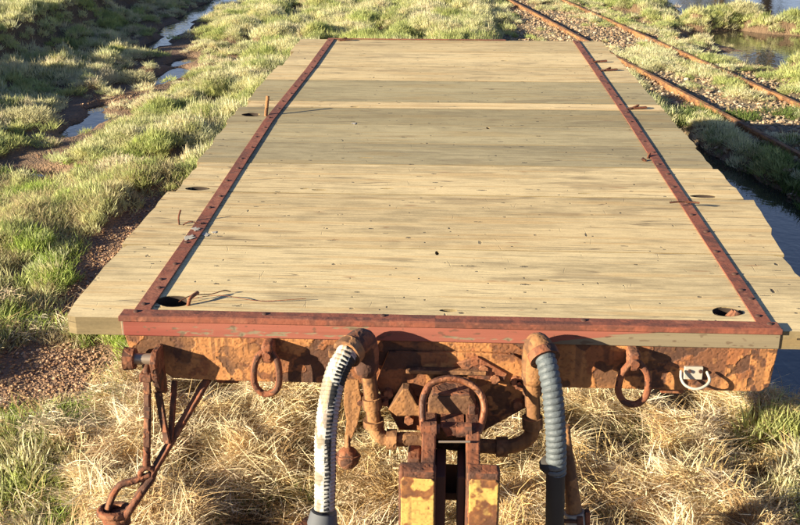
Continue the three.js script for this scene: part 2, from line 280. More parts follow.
// water: thin sheets that the ground rises through
function water(name, pts, y) {
  const s = new THREE.Shape(pts.map(p => new THREE.Vector2(p[0], -p[1]))), g = new THREE.ShapeGeometry(s); g.rotateX(-Math.PI / 2); g.translate(0, y, 0);
  const t = water.t || (water.t = makeTex(512, 512, (u, v) => [1, 1, 1, 0.5 * fbm(u * 12, v * 12, 3, 111) + 0.5 * fbm(u * 40, v * 40, 2, 112)]));
  t.bump.repeat.set(0.5, 0.5);
  return struct(name, g, new THREE.MeshPhysicalMaterial({ color: new THREE.Color().setRGB(0.035, 0.03, 0.022), roughness: 0.03, ior: 1.8, specularIntensity: 1, bumpMap: t.bump, bumpScale: 0.0025 }));
}
function ribbon(L, w) { const a = [], b = []; L.forEach((p, i) => { const q = L[Math.max(0, i - 1)], r = L[Math.min(L.length - 1, i + 1)], d = Math.hypot(r[0] - q[0], r[1] - q[1]), nx = -(r[1] - q[1]) / d, nz = (r[0] - q[0]) / d; a.push([p[0] + nx * w, p[1] + nz * w]); b.unshift([p[0] - nx * w, p[1] - nz * w]); }); return a.concat(b); }
water('puddle_water', ribbon(chan, 1.0), WL);
water('puddle_water', [[-6.7, -11.4], [-5.5, -11.4], [-5.5, -13.2], [-5.7, -18], [-6.9, -18]], WL + 0.004);
water('ditch_water', ribbon([[2.1, -9.2], ...sidePool, [2.05, -0.6]], 1.1), WL);
water('pond_water', pond.map(([x, z]) => [x + (x < 6 ? -0.5 : 0.5), z + (z > -13.5 ? 0.5 : 0)]), WL);

// ---------------------------------------------------------------- ground cover
function blades(n, fn) {                        // n blades; fn(i) -> { p, d, len, w, bend, seg }
  const P = [], N = [], I = [];
  for (let i = 0; i < n; i++) {
    const b = fn(i), seg = b.seg || 2, d = V(...b.d).normalize(), s = V(-d.z, 0, d.x); if (s.lengthSq() < 1e-4) s.set(1, 0, 0); s.normalize().applyAxisAngle(d, rr(-1.2, 1.2));
    const bd = V(...b.bend); let q = V(...b.p); const base = P.length / 3;
    for (let k = 0; k <= seg; k++) {
      const t = k / seg, w = b.w * (k === seg ? 0.12 : 1 - 0.45 * t), nn = s.clone().cross(d).normalize(); if (nn.y < 0) nn.negate();
      for (const e of [-1, 1]) { P.push(q.x + s.x * w * e, q.y + s.y * w * e, q.z + s.z * w * e); N.push(nn.x, nn.y, nn.z); }
      d.addScaledVector(bd, 1 / seg).normalize(); q = q.clone().addScaledVector(d, b.len / seg);
      if (k) { const o = base + 2 * (k - 1); I.push(o, o + 1, o + 2, o + 1, o + 3, o + 2); }
    }
  }
  const g = new THREE.BufferGeometry(); g.setAttribute('position', new THREE.Float32BufferAttribute(P, 3)); g.setAttribute('normal', new THREE.Float32BufferAttribute(N, 3)); g.setIndex(I); return g;
}
const leafM = (tr = 0.3) => new THREE.MeshPhysicalMaterial({ color: 0xffffff, roughness: 0.95, side: THREE.DoubleSide, transmission: tr, thickness: 0, specularIntensity: 0.3 });
function scatter(name, geo, mat, items) {       // items: [x, y, z, scale, colour, tilt, scaleY]
  const m = new THREE.InstancedMesh(geo, mat, items.length), M = new THREE.Matrix4(), q = new THREE.Quaternion(), c = new THREE.Color();
  items.forEach((t, i) => { q.setFromEuler(new THREE.Euler(rr(-1, 1) * (t[5] || 0.15), rr(0, 6.283), rr(-1, 1) * (t[5] || 0.15))); M.compose(V(t[0], t[1], t[2]), q, V(t[3], t[3] * (t[6] || 1), t[3])); m.setMatrixAt(i, M); m.setColorAt(i, c.setRGB(...t[4])); });
  m.name = numbered(name); m.userData.kind = 'stuff'; m.castShadow = m.receiveShadow = true; scene.add(m); return m;
}
const sprig = blades(120, () => { const a = rr(0, 6.283), e = Math.asin(rr(0.05, 1)), R = 0.075 * (0.75 + 0.35 * rnd()), n = [Math.cos(a) * Math.cos(e), Math.sin(e), Math.sin(a) * Math.cos(e)]; return { p: [n[0] * R, n[1] * R * 0.7 - 0.015, n[2] * R], d: [n[0] * 0.7 + rr(-0.5, 0.5), n[1] * 0.6 + 0.6 + rr(-0.3, 0.3), n[2] * 0.7 + rr(-0.5, 0.5)], len: rr(0.025, 0.06) + (rnd() < 0.25 ? rr(0, 0.05) : 0), w: rr(0.0022, 0.0045), bend: [rr(-0.4, 0.4), 0.3, rr(-0.4, 0.4)], seg: 2 }; });
const turf = blades(46, () => { const a = rr(0, 6.283), r = Math.sqrt(rnd()) * 0.07; return { p: [Math.cos(a) * r, -0.02, Math.sin(a) * r], d: [rr(-0.55, 0.55), 1, rr(-0.55, 0.55)], len: rr(0.04, 0.12), w: rr(0.0018, 0.0034), bend: [rr(-0.8, 0.8), -0.35, rr(-0.8, 0.8)], seg: 3 }; });
const strawT = blades(70, () => { const a = rr(0, 6.283), r = Math.sqrt(rnd()) * 0.07, b = rnd() < 0.6 ? rr(-0.9, 0.9) : rr(0, 6.283), up = rr(0.1, 1.3); return { p: [Math.cos(a) * r, rr(-0.02, 0.05), Math.sin(a) * r], d: [Math.cos(b), up, Math.sin(b)], len: rr(0.03, 0.1) + (rnd() < 0.3 ? rr(0, 0.12) : 0), w: rr(0.0009, 0.0028), bend: [rr(-0.7, 0.7), -rr(0.2, 1.2) * up - 0.05, rr(-0.7, 0.7)], seg: 3 }; });
const jit = (c, k) => { const m = 1 + rr(-k, k); return [c[0] * m * (1 + rr(-0.06, 0.06)), c[1] * m, c[2] * m * (1 + rr(-0.08, 0.08))]; };
{
  const L = [], R = [], G = [], S = [], S2 = [];
  const inView = (x, z) => { const v = V(x, -0.1, z).project(camera); return v.z < 1 && Math.abs(v.x) < 1.3 && v.y < 1.25 && v.y > -1.5; };
  camera.updateMatrixWorld(); camera.aspect = 1024 / 672; camera.updateProjectionMatrix();
  const vegCol = p => { const t = 0.6 * p.id + 0.4 * fbm(p.x * 1.1, p.z * 1.1, 3, 121), g = [0.50, 0.54, 0.20], gy = [0.72, 0.69, 0.40], be = [0.78, 0.67, 0.46], dk = [0.25, 0.3, 0.09]; let c = mix3(g, gy, sstep(0.35, 0.6, t)); c = mix3(c, be, (rnd() < 0.28 ? 0.8 : 0.1) * sstep(0.3, 0.7, fbm(p.x * 2, p.z * 2, 2, 131))); if (rnd() < 0.15) c = mix3(c, dk, 0.7); return jit(c, 0.16); };
  for (let k = 0; k < 120000; k++) {
    const z = -22.5 + 24 * Math.pow(rnd(), 0.9), x = rr(-9, 9); if (!inView(x, z)) continue;
    const p = place(x, z); p.x = x; p.z = z;
    if (p.h < WL + 0.02) continue;
    const dens = p.veg * (p.crest > 0.5 ? 0.9 : 1);
    if (rnd() < dens) (x < 0.8 ? L : R).push([x, p.h, z, rr(0.6, 1.35), vegCol(p), 0.35, rr(0.75, 1.25) * (0.4 + 0.6 * p.low)]);
  }
  // beyond and outside the frame, sparser
  for (let k = 0; k < 9000; k++) { const x = rr(-26, 22), z = rr(-48, 2); if (inView(x, z) && z > -22.5) continue; const p = place(x, z); p.x = x; p.z = z; if (p.h < WL + 0.02 || rnd() > p.veg) continue; (x < 0.8 ? L : R).push([x, p.h, z, rr(1.3, 2.6), vegCol(p), 0.3, rr(0.5, 0.8)]); }
  for (let k = 0; k < 21000; k++) {              // green grass, left foreground and tufts by the ditch
    const x = rr(-4.6, -1.2), z = rr(-7, 0.9); if (!inView(x, z)) continue; const p = place(x, z); if (rnd() > p.grass * 0.95 || p.h < WL) continue;
    const dry = sstep(0.36, 0.58, fbm(x * 2.2, z * 2.2, 3, 141)); let c = mix3([0.42, 0.53, 0.12], [0.66, 0.64, 0.31], dry); if (rnd() < 0.35 * dry + 0.1) c = [0.6, 0.5, 0.29];
    G.push([x, p.h, z, rr(0.7, 1.3), jit(c, 0.2), 0.25, rr(0.7, 1.15)]);
  }
  for (let k = 0; k < 5200; k++) {
    const x = rr(1.6, 4.2), z = rr(-9.2, -0.8); const p = place(x, z); if (p.h < WL + 0.01 || Math.min(Math.abs(x - railX(z, 0)), Math.abs(x - railX(z, 1))) < 0.1) continue;
    if (rnd() > 0.75 * sstep(0.46, 0.58, fbm(x * 1.6, z * 1.3, 3, 151))) continue;
    G.push([x, p.h, z, rr(0.8, 1.5), jit([0.15, 0.21, 0.05], 0.25), 0.25, rr(0.7, 1.2)]);
  }
  for (let k = 0; k < 14000; k++) {               // dead grass below the headstock
    const x = rr(-2.9, 2.3), z = rr(-2.9, 0.5); if (!inView(x, z)) continue; const p = place(x, z); if (rnd() > Math.max(p.straw * (0.15 + 0.85 * sstep(0.4, 0.54, p.n2)), 0.14 * p.grass) || p.h < WL) continue;
    const t = rnd(); let c = t < 0.12 ? [0.3, 0.2, 0.1] : t < 0.6 ? [0.8, 0.67, 0.44] : t < 0.88 ? [0.60, 0.43, 0.21] : [0.82, 0.72, 0.52];
    S.push([x, p.h + rr(0, 0.09) * sstep(0.42, 0.6, p.n2), z, rr(0.7, 1.25), jit(c, 0.15), 0.4, rr(0.6, 1.0)]);
    if (rnd() < 0.6 * sstep(0.42, 0.58, fbm(x * 2.3 + 5, z * 2.3, 3, 161))) G.push([x + 0.03, p.h, z, rr(0.6, 1.0), jit([0.2, 0.24, 0.06], 0.2), 0.3, 1]);
  }
  scatter('samphire_cover', sprig, leafM(0.45), L); scatter('samphire_cover', sprig, leafM(0.45), R);
  scatter('grass', turf, leafM(0.4), G); scatter('dead_grass', strawT, leafM(0.25), S);
  console.log('cover', L.length, R.length, G.length, S.length);
}
{ // the shrubs that stand out singly
  const shapes = [0, 1, 2].map(() => blades(2600, () => { const a = rr(0, 6.283), e = Math.asin(rr(0.0, 1)), R = 0.24 * (0.6 + 0.4 * rnd()) * (1 + 0.35 * (vn(Math.cos(a) * 2 + 5, Math.sin(a) * 2 + e * 2, 401) - 0.5)), n = [Math.cos(a) * Math.cos(e), Math.sin(e), Math.sin(a) * Math.cos(e)]; return { p: [n[0] * R, n[1] * R * 0.62, n[2] * R], d: [n[0] * 0.8 + rr(-0.5, 0.5), n[1] * 0.6 + 0.55 + rr(-0.3, 0.3), n[2] * 0.8 + rr(-0.5, 0.5)], len: rr(0.02, 0.05) + (rnd() < 0.15 ? rr(0, 0.03) : 0), w: rr(0.0018, 0.0034), bend: [rr(-0.4, 0.4), 0.3, rr(-0.4, 0.4)], seg: 2 }; }));
  const stemG = merge([0, 1, 2, 3, 4, 5, 6].map(i => tube([[0, -0.03, 0], [Math.cos(i * 0.9) * 0.05, 0.05, Math.sin(i * 0.9) * 0.05], [Math.cos(i * 0.9 + 0.3) * 0.15, 0.12, Math.sin(i * 0.9 + 0.3) * 0.15]], 0.005, 5, 6)));
  const stemM = new THREE.MeshStandardMaterial({ color: new THREE.Color().setRGB(0.2, 0.14, 0.08), roughness: 0.95 });
  const tint = [[0.66, 0.62, 0.36], [0.52, 0.53, 0.24], [0.72, 0.64, 0.42]].map(c => { const m = leafM(0.45); m.color.setRGB(...c); return m; });
  const L = [[-4.76, -8.12, 1.5, 0, 'big rounded saltbush at the foot of the shaded bank, left of the nearest puddles'], [-4.72, -10.5, 1.45, 2, 'pale saltbush mound standing between the shaded bank and the middle puddles'], [-4.3, -10.75, 1.2, 0, 'pale saltbush mound close to the left side of the middle puddle'], [-3.45, -8.75, 1.25, 2, 'pale low saltbush on the near bank of the channel, beside brown mud'], [-2.95, -9.6, 1.4, 0, 'pale bushy saltbush against the deck edge, beyond the deck\'s upright pin'], [-3.35, -7.4, 1.3, 1, 'greener saltbush mound halfway between the puddles and the deck\'s left edge'], [-3.05, -6.1, 1.4, 2, 'straw-coloured saltbush near the brown gravel strip beside the deck'], [2.6, -11.2, 0.9, 0, 'low pale saltbush growing between the two siding rails'], [3.85, -12.0, 1.0, 1, 'small green saltbush at the near shore of the pond, beside the far rail'], [5.2, -16.3, 1.6, 0, 'bushy saltbush on the grassy spit that runs out into the pond']];
  L.forEach(([x, z, k, v, label], i) => { const t = thing('saltbush', label, 'shrub', 'saltbush clumps that stand out singly'); t.position.set(x, place(x, z).h - 0.02, z); t.rotation.y = i * 1.9; k *= 0.86; t.scale.set(k * 1.2, k * 0.85, k); part('foliage', shapes[i % 3], tint[v], t); part('stem', stemG, stemM, t); });
}
{ // loose stones
  const st = new THREE.IcosahedronGeometry(1, 1); { const p = st.attributes.position; for (let i = 0; i < p.count; i++) { const x = p.getX(i), y = p.getY(i), z = p.getZ(i), k = 0.75 + 0.5 * vn(x * 1.7 + 4 + z, y * 1.7 + 9, 171); p.setXYZ(i, x * k, y * k * 0.62, z * k * 0.85); } st.computeVertexNormals(); }
  const m = () => new THREE.MeshStandardMaterial({ color: 0xffffff, roughness: 0.9, flatShading: true });
  const A = [], B = [];
  for (let k = 0; k < 60000; k++) { const x = rr(-4.5, -1.2), z = rr(-10, 0.3), p = place(x, z); if (rnd() > p.gravel * 1.1 || p.h < WL) continue; A.push([x, p.h + 0.004, z, 0.004 + 0.012 * rnd() * rnd(), jit(rnd() < 0.7 ? [0.37, 0.22, 0.12] : rnd() < 0.5 ? [0.55, 0.37, 0.23] : [0.2, 0.115, 0.07], 0.25), 0.6]); }
  for (let k = 0; k < 42000; k++) { const z = rr(-22, -3), x = railX(z, 0.5) + rr(-2.6, 2.4), p = place(x, z); if (rnd() > p.ballast * 0.9 || p.h < WL - 0.01) continue; B.push([x, p.h + 0.006, z, 0.008 + 0.032 * rnd() * rnd(), jit(rnd() < 0.6 ? [0.33, 0.235, 0.14] : rnd() < 0.6 ? [0.24, 0.15, 0.085] : [0.42, 0.34, 0.235], 0.22), 0.6]); }
  scatter('gravel', st, m(), A); scatter('ballast_stones', st, m(), B);
  console.log('stones', A.length, B.length);
}

// ---------------------------------------------------------------- the side track
function railGeo(a, b) {                          // flat-bottom rail swept from a to b (top at y 0)
  const pr = [[-0.052, -0.108], [0.052, -0.108], [0.052, -0.1], [0.01, -0.09], [0.007, -0.036], [0.028, -0.028], [0.028, -0.004], [0.022, 0], [-0.022, 0], [-0.028, -0.004], [-0.028, -0.028], [-0.007, -0.036], [-0.01, -0.09], [-0.052, -0.1]];
  const dx = b[0] - a[0], dz = b[1] - a[1], L = Math.hypot(dx, dz), n = Math.ceil(L / 0.5), P = [], I = [], k = pr.length;
  for (let i = 0; i <= n; i++) { const t = i / n, w = 0.02 * (fbm(t * L * 0.22, a[0], 2, 181) - 0.5); for (const [u, v] of pr) P.push(a[0] + dx * t + (u + w) * dz / L * -1, v + 0.012 * (fbm(t * L * 0.3, 5, 2, 191) - 0.5), a[1] + dz * t + (u + w) * dx / L); }
  for (let i = 0; i < n; i++) for (let j = 0; j < k; j++) { const j2 = (j + 1) % k, p = i * k + j, q = i * k + j2; I.push(p, q, p + k, q, q + k, p + k); }
  let g = new THREE.BufferGeometry(); g.setAttribute('position', new THREE.Float32BufferAttribute(P, 3)); g.setIndex(I); g = boxUV(g); g.computeVertexNormals(); return g;
}
const railM = rm('pipe');
const railThing = (a, b, label) => { const m = part(numbered('rail'), railGeo(a, b), railM, scene); m.userData = { label, category: 'rail' }; return m; };
railThing([railX(-45, 0), -45], [railX(2, 0), 2], 'rusty rail of the siding nearer the wagon, passing behind its far right corner');
railThing([railX(-45, 1), -45], [railX(2, 1), 2], 'rusty rail of the siding farther from the wagon, on the pond side');

// ---------------------------------------------------------------- the wagon
const wagon = thing('flat_wagon', 'old flat railway wagon with weathered plank deck and rusty iron edge strips', 'wagon');
const DT = 1.15;
{
  const zb = [0, 0.73, 1.46, 1.97, 2.40, 2.83, 3.28, 3.46, 4.17, 4.73, 5.35, 5.99];
  const lx = [-1.31, -1.325, -1.29, -1.31, -1.32, -1.335, -1.30, -1.325, -1.33, -1.295, -1.33], rx = [1.30, 1.312, 1.34, 1.315, 1.325, 1.31, 1.315, 1.305, 1.30, 1.29, 1.272];
  const kind2 = [0, 1, 4, 2, 3, 2, 4, 3, 1, 0, 4], flips = [0, 0, 0, 0, 0, 1, 0, 1, 1, 1, 1], off = [0.005, 0.005, 0.005, 0.005, 0.005, 0.3, 0.72, 0.02, 0.1, 0.08, 0.06];
  const holes = [[-0.965, 0.158, 0.062, 0.05], [0.952, 0.157, 0.052, 0.04], [-1.223, 3.062, 0.056, 0.05], [-1.195, 1.51, 0.055, 0.03], [1.16, 1.5, 0.055, 0.024], [0.0, 0.122, 0.03, 0.012], [-0.05, 0.689, 0.007, 0.022], [-0.62, 1.515, 0.035, 0.009], [-0.69, 1.53, 0.02, 0.007], [0.209, 2.783, 0.01, 0.02], [0.62, 1.52, 0.028, 0.006], [-0.3, 1.55, 0.03, 0.006], [-0.61, 3.31, 0.03, 0.014], [0.35, 0.42, 0.018, 0.007], [0.4, 5.0, 0.03, 0.012], [-0.72, 5.2, 0.03, 0.012], [-0.45, 2.1, 0.04, 0.006]];
  for (let i = 0; i < 11; i++) {
    const gp = [0, 0.0035, 0.005, 0.0045, 0.002, 0.0025, 0.004, 0.004, 0.006, 0.007, 0.004, 0][i], gq = [0.0035, 0.005, 0.0045, 0.002, 0.0025, 0.004, 0.004, 0.006, 0.007, 0.004, 0.003][i], z0 = zb[i] + (i ? gp : 0.006), z1 = zb[i + 1] - gq, a = lx[i], b = rx[i], pts = [];
    const edge = (p, q, n, amp, s) => { for (let k = 0; k < n; k++) { const t = k / n, w = amp * (fbm(t * n * 0.7 + s, s * 3.1, 3, 201) - 0.5) * Math.min(1, t * n, n - t * n); pts.push([p[0] + (q[0] - p[0]) * t + (p[1] === q[1] ? 0 : w * 2), p[1] + (q[1] - p[1]) * t + (p[1] === q[1] ? w : 0)]); } };
    const r = i === 0 ? 0.045 : 0.005 + 0.008 * rnd();
    // shape plane: x right, y = distance from the near end
    pts.push([a + r, z0]); edge([a + r * 1.01, z0], [b - r, z0], 60, 0.0075, i * 7 + 1); pts.push([b - r * 0.3, z0 + r * 0.3]);
    const b2 = i === 1 ? 1.385 : b; edge([b, z0 + r], [b2, z1 - r], 9, 0.014, i * 7 + 2); pts.push([b2 - 0.004, z1 - r * 0.4]); edge([b2 - r, z1], [a + r, z1], 60, 0.0075, i * 7 + 3); pts.push([a + r * 0.3, z1 - r * 0.3]);
    edge([a, z1 - r], [a, z0 + r], 9, 0.014, i * 7 + 4); pts.push([a + r * 0.3, z0 + r * 0.3]);
    const hs = holes.filter(h => h[1] > z0 && h[1] < z1).map((h, hi) => { const L = []; for (let k = 0; k < 22; k++) { const t = -k / 22 * 6.2832, w = 0.9 + 0.22 * vn(Math.cos(t) * 1.6 + hi * 9 + i, Math.sin(t) * 1.6 + 4, 211); let y = h[1] + Math.sin(t) * h[3] * w; y = Math.min(z1 - 0.012, Math.max(z0 + 0.008, y)); L.push([h[0] + Math.cos(t) * h[2] * w, y]); } return L; });
    let g = extrude(pts, 0.065, 0.0012, hs);
    g.rotateX(-Math.PI / 2);                      // y (distance) -> -z, depth -> +y
    g.translate(0, DT - 0.065 - i * 0.0002, 0);
    g = boxUV(g);
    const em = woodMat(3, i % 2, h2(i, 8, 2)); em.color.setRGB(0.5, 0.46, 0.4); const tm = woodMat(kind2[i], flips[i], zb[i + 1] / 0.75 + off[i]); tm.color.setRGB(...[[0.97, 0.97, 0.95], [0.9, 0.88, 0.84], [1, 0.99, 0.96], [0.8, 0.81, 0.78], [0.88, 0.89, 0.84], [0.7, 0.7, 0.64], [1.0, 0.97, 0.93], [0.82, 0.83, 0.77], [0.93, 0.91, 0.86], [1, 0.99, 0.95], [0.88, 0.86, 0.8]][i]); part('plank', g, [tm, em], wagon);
  }
  const pocketM = new THREE.MeshStandardMaterial({ color: new THREE.Color().setRGB(0.035, 0.022, 0.015), roughness: 0.95, side: THREE.DoubleSide });
  for (const h of holes.slice(0, 5)) { const g = new THREE.CylinderGeometry(1.02, 0.9, 0.16, 24, 1, true); g.scale(h[2] * 0.92, 1, h[3] * 0.92); g.translate(h[0], DT - 0.081, -h[1]); const b = new THREE.CircleGeometry(1, 24).rotateX(-Math.PI / 2); b.scale(h[2] * 0.9, 1, h[3] * 0.9); b.translate(h[0], DT - 0.162, -h[1]); part('stake_pocket', merge([g, b]), pocketM, wagon); }
  // edge board with faded red paint on its left three quarters
  const fb = makeTex(1024, 64, (u, v) => {
    const x = u * 2.2, y = v * 0.07, g = fbm(x * 3, y * 120, 4, 221), p = fbm(x * 4, y * 60, 4, 231), pk = fbm(x * 1.2, y * 12, 3, 241), sp = fbm(x * 40, y * 90, 2, 251);
    let c = mix3([0.27, 0.215, 0.13], [0.14, 0.11, 0.07], g);
    const lim = 1.66 - 2.2 * (y - 0.035) * -1 * 3.2 + 0.25 * (p - 0.5), m = sstep(0, 0.03, lim - x) * sstep(0.0, 0.1, 0.60 - p * 0.62 - 0.3 * sp + 0.08);
    const red = mix3([0.215, 0.045, 0.03], [0.27, 0.085, 0.055], sstep(0.35, 0.65, pk));
    c = mix3(c, red, m); c = mix3(c, [0.09, 0.05, 0.03], 0.6 * sstep(0.7, 0.8, sp));
    const k = 0.85 + 0.3 * g; return [c[0] * k, c[1] * k, c[2] * k, 0.4 * g + 0.3 * m];
  });
  const m = texMat(fb, 1 / 2.2, 1 / 0.07, 0.5, -1.087 / 0.07, { bumpScale: 0.002 });
  part('edge_board', box(-1.108, 1.092, 1.087, DT - 0.001, -0.02, 0.002, 0.005), m, wagon, 'timber edge board with faded red paint giving way to bare grey wood');
}
// iron strips round the deck, each with its rivets
const rivetG = new THREE.SphereGeometry(0.0115, 10, 5, 0, 6.2832, 0, 1.5708); rivetG.scale(1, 0.6, 1);
function strip(pts, w, h, name, rivets) {         // pts [x, z] along the middle line
  const gs = [];
  for (let i = 1; i < pts.length; i++) { const a = pts[i - 1], b = pts[i]; gs.push(barAB([a[0], DT + 0.001 + h / 2 + (i % 2) * 0.001, a[1]], [b[0], DT + 0.001 + h / 2 + (i % 2) * 0.001, b[1]], w, h, [pts[0][1] === pts[pts.length - 1][1] ? 0 : 1, 0, pts[0][1] === pts[pts.length - 1][1] ? 1 : 0])); }
  const s = grp(name, wagon); part('bar', merge(gs), stripM, s);
  for (const [x, z] of rivets) { const r = part('rivet', rivetG, darkIron, s); r.position.set(x, DT + h + 0.0005, z); }
}
const ptsL = [[-1.05, -0.05], [-1.056, -0.9], [-1.075, -1.95], [-1.09, -2.9], [-1.062, -4.6], [-1.059, -6.0]], ptsR = [[1.05, -0.05], [1.053, -0.44], [1.056, -2.1], [1.061, -3.1], [1.056, -4.5], [1.047, -5.97]];
const at = (L, z) => { for (let i = 1; i < L.length; i++) if (z >= L[i][1]) { const t = (z - L[i - 1][1]) / (L[i][1] - L[i - 1][1]); return L[i - 1][0] + t * (L[i][0] - L[i - 1][0]); } return L[L.length - 1][0]; };
const rz = [-0.11, -0.26, -0.34, -0.5, -0.74, -0.98, -1.2, -1.37, -1.62, -1.84, -2.02, -2.25, -2.48, -2.7, -2.95, -3.2, -3.42, -3.66, -3.9, -4.1, -4.35, -4.6, -4.86, -5.1, -5.35, -5.6, -5.85];
strip(ptsL, 0.056, 0.005, 'side_strip', rz.map((z, i) => [at(ptsL, z) + (i % 2 ? 0.008 : -0.006), z]));
strip(ptsR, 0.05, 0.005, 'side_strip', rz.map((z, i) => [at(ptsR, z) + (i % 2 ? 0.007 : -0.007), z]));
strip([[-1.11, -0.022], [1.09, -0.022]], 0.058, 0.012, 'end_strip', [[-1.06, -0.03], [-0.22, -0.035], [1.06, -0.03], [0.45, -0.03], [-0.62, -0.03]]);
part('strip_lip', blob(box(-1.112, 1.092, DT - 0.006, DT + 0.0125, 0.003, 0.0105, 0.002), 0.0012, 12), stripM, wagon);
strip([[-1.09, -5.975], [0.45, -5.975]], 0.022, 0.006, 'end_strip', []);
// upright iron pins, cleats and loose bits on the deck
part('deck_pin', merge([cylAB([-1.132, DT - 0.02, -3.03], [-1.118, DT + 0.115, -3.06], 0.011)]), rm('pipe'), wagon, 'short rusty pin standing beside the round hole');
for (const [x, z, s] of [[1.13, -4.6, 1], [1.13, -3.32, 1], [1.10, -4.95, -1], [-0.95, -5.9, 1]]) part('deck_cleat', merge([blob(barAB([x - 0.04, DT + 0.004, z], [x + 0.08, DT + 0.012, z - 0.012], 0.028, 0.01, [0, 0, 1]), 0.004, 60), blob(barAB([x - 0.03, DT, z + 0.01], [x + 0.03 * s, DT + 0.022, z - 0.02], 0.02, 0.012, [0, 0, 1]), 0.004, 60)]), cleatM, wagon);
part('loose_wire', merge([tube([[-0.94, DT + 0.01, -0.13], [-0.9, DT + 0.022, -0.16], [-0.84, DT + 0.012, -0.2], [-0.8, DT + 0.018, -0.22], [-0.78, DT + 0.006, -0.24]], 0.002, 5), tube([[-0.92, DT + 0.004, -0.17], [-0.8, DT + 0.02, -0.17], [-0.66, DT + 0.006, -0.16], [-0.5, DT + 0.012, -0.175]], 0.0014, 5), tube([[-0.91, DT - 0.03, -0.12], [-0.9, DT + 0.02, -0.13], [-0.88, DT + 0.03, -0.17]], 0.007, 6)]), ironM, wagon);
for (const g of [tube([[-1.15, DT - 0.01, -0.98], [-1.152, DT + 0.03, -0.985], [-1.145, DT + 0.06, -1.0]], 0.004, 6), tube([[-1.13, DT + 0.006, -0.96], [-1.1, DT + 0.02, -0.965], [-1.06, DT + 0.012, -0.965]], 0.003, 6)]) part('bent_nail', merge([g]), cleatM, wagon);
for (const g of [tube([[0.97, DT + 0.03, -1.3], [1.03, DT + 0.032, -1.31], [1.1, DT + 0.03, -1.3]], 0.0045, 6), cylAB([1.0, DT, -2.1], [0.98, DT + 0.014, -2.1], 0.008), cylAB([1.02, DT, -2.15], [1.03, DT + 0.018, -2.18], 0.008)]) part('bent_nail', merge([g]), cleatM, wagon);
part('hole_bolt', merge([cylAB([0.93, DT - 0.05, -0.155], [0.975, DT + 0.004, -0.15], 0.012), cylAB([0.96, DT - 0.04, -0.14], [0.985, DT + 0.006, -0.145], 0.016, 0.014, 8), barAB([0.92, DT - 0.03, -0.15], [0.99, DT - 0.008, -0.16], 0.02, 0.01, [0, 0, 1])]), ironM, wagon);
for (const [x, z, s, k] of [[-1.066, -0.80, 0.03, 1], [-1.062, -0.9, 0.022, 1], [-1.01, -0.86, 0.024, 0], [-0.576, -2.85, 0.022, 0], [-0.98, -0.89, 0.016, 0]]) { // white bird droppings
  const P = []; for (let i = 0; i < 20; i++) { const t = i / 20 * 6.2832, w = 0.8 * s * (0.25 + 1.1 * vn(Math.cos(t) * 3 + x * 30, Math.sin(t) * 3 + z * 30, 261)); P.push([Math.cos(t) * w, Math.sin(t) * w * 1.3]); }
  const g = extrude(P, 0.0012, 0.0003); g.rotateX(-Math.PI / 2); g.translate(x, DT + (k ? 0.009 : 0.0005), z); part('bird_dropping', boxUV(g), whitePaint, wagon);
}
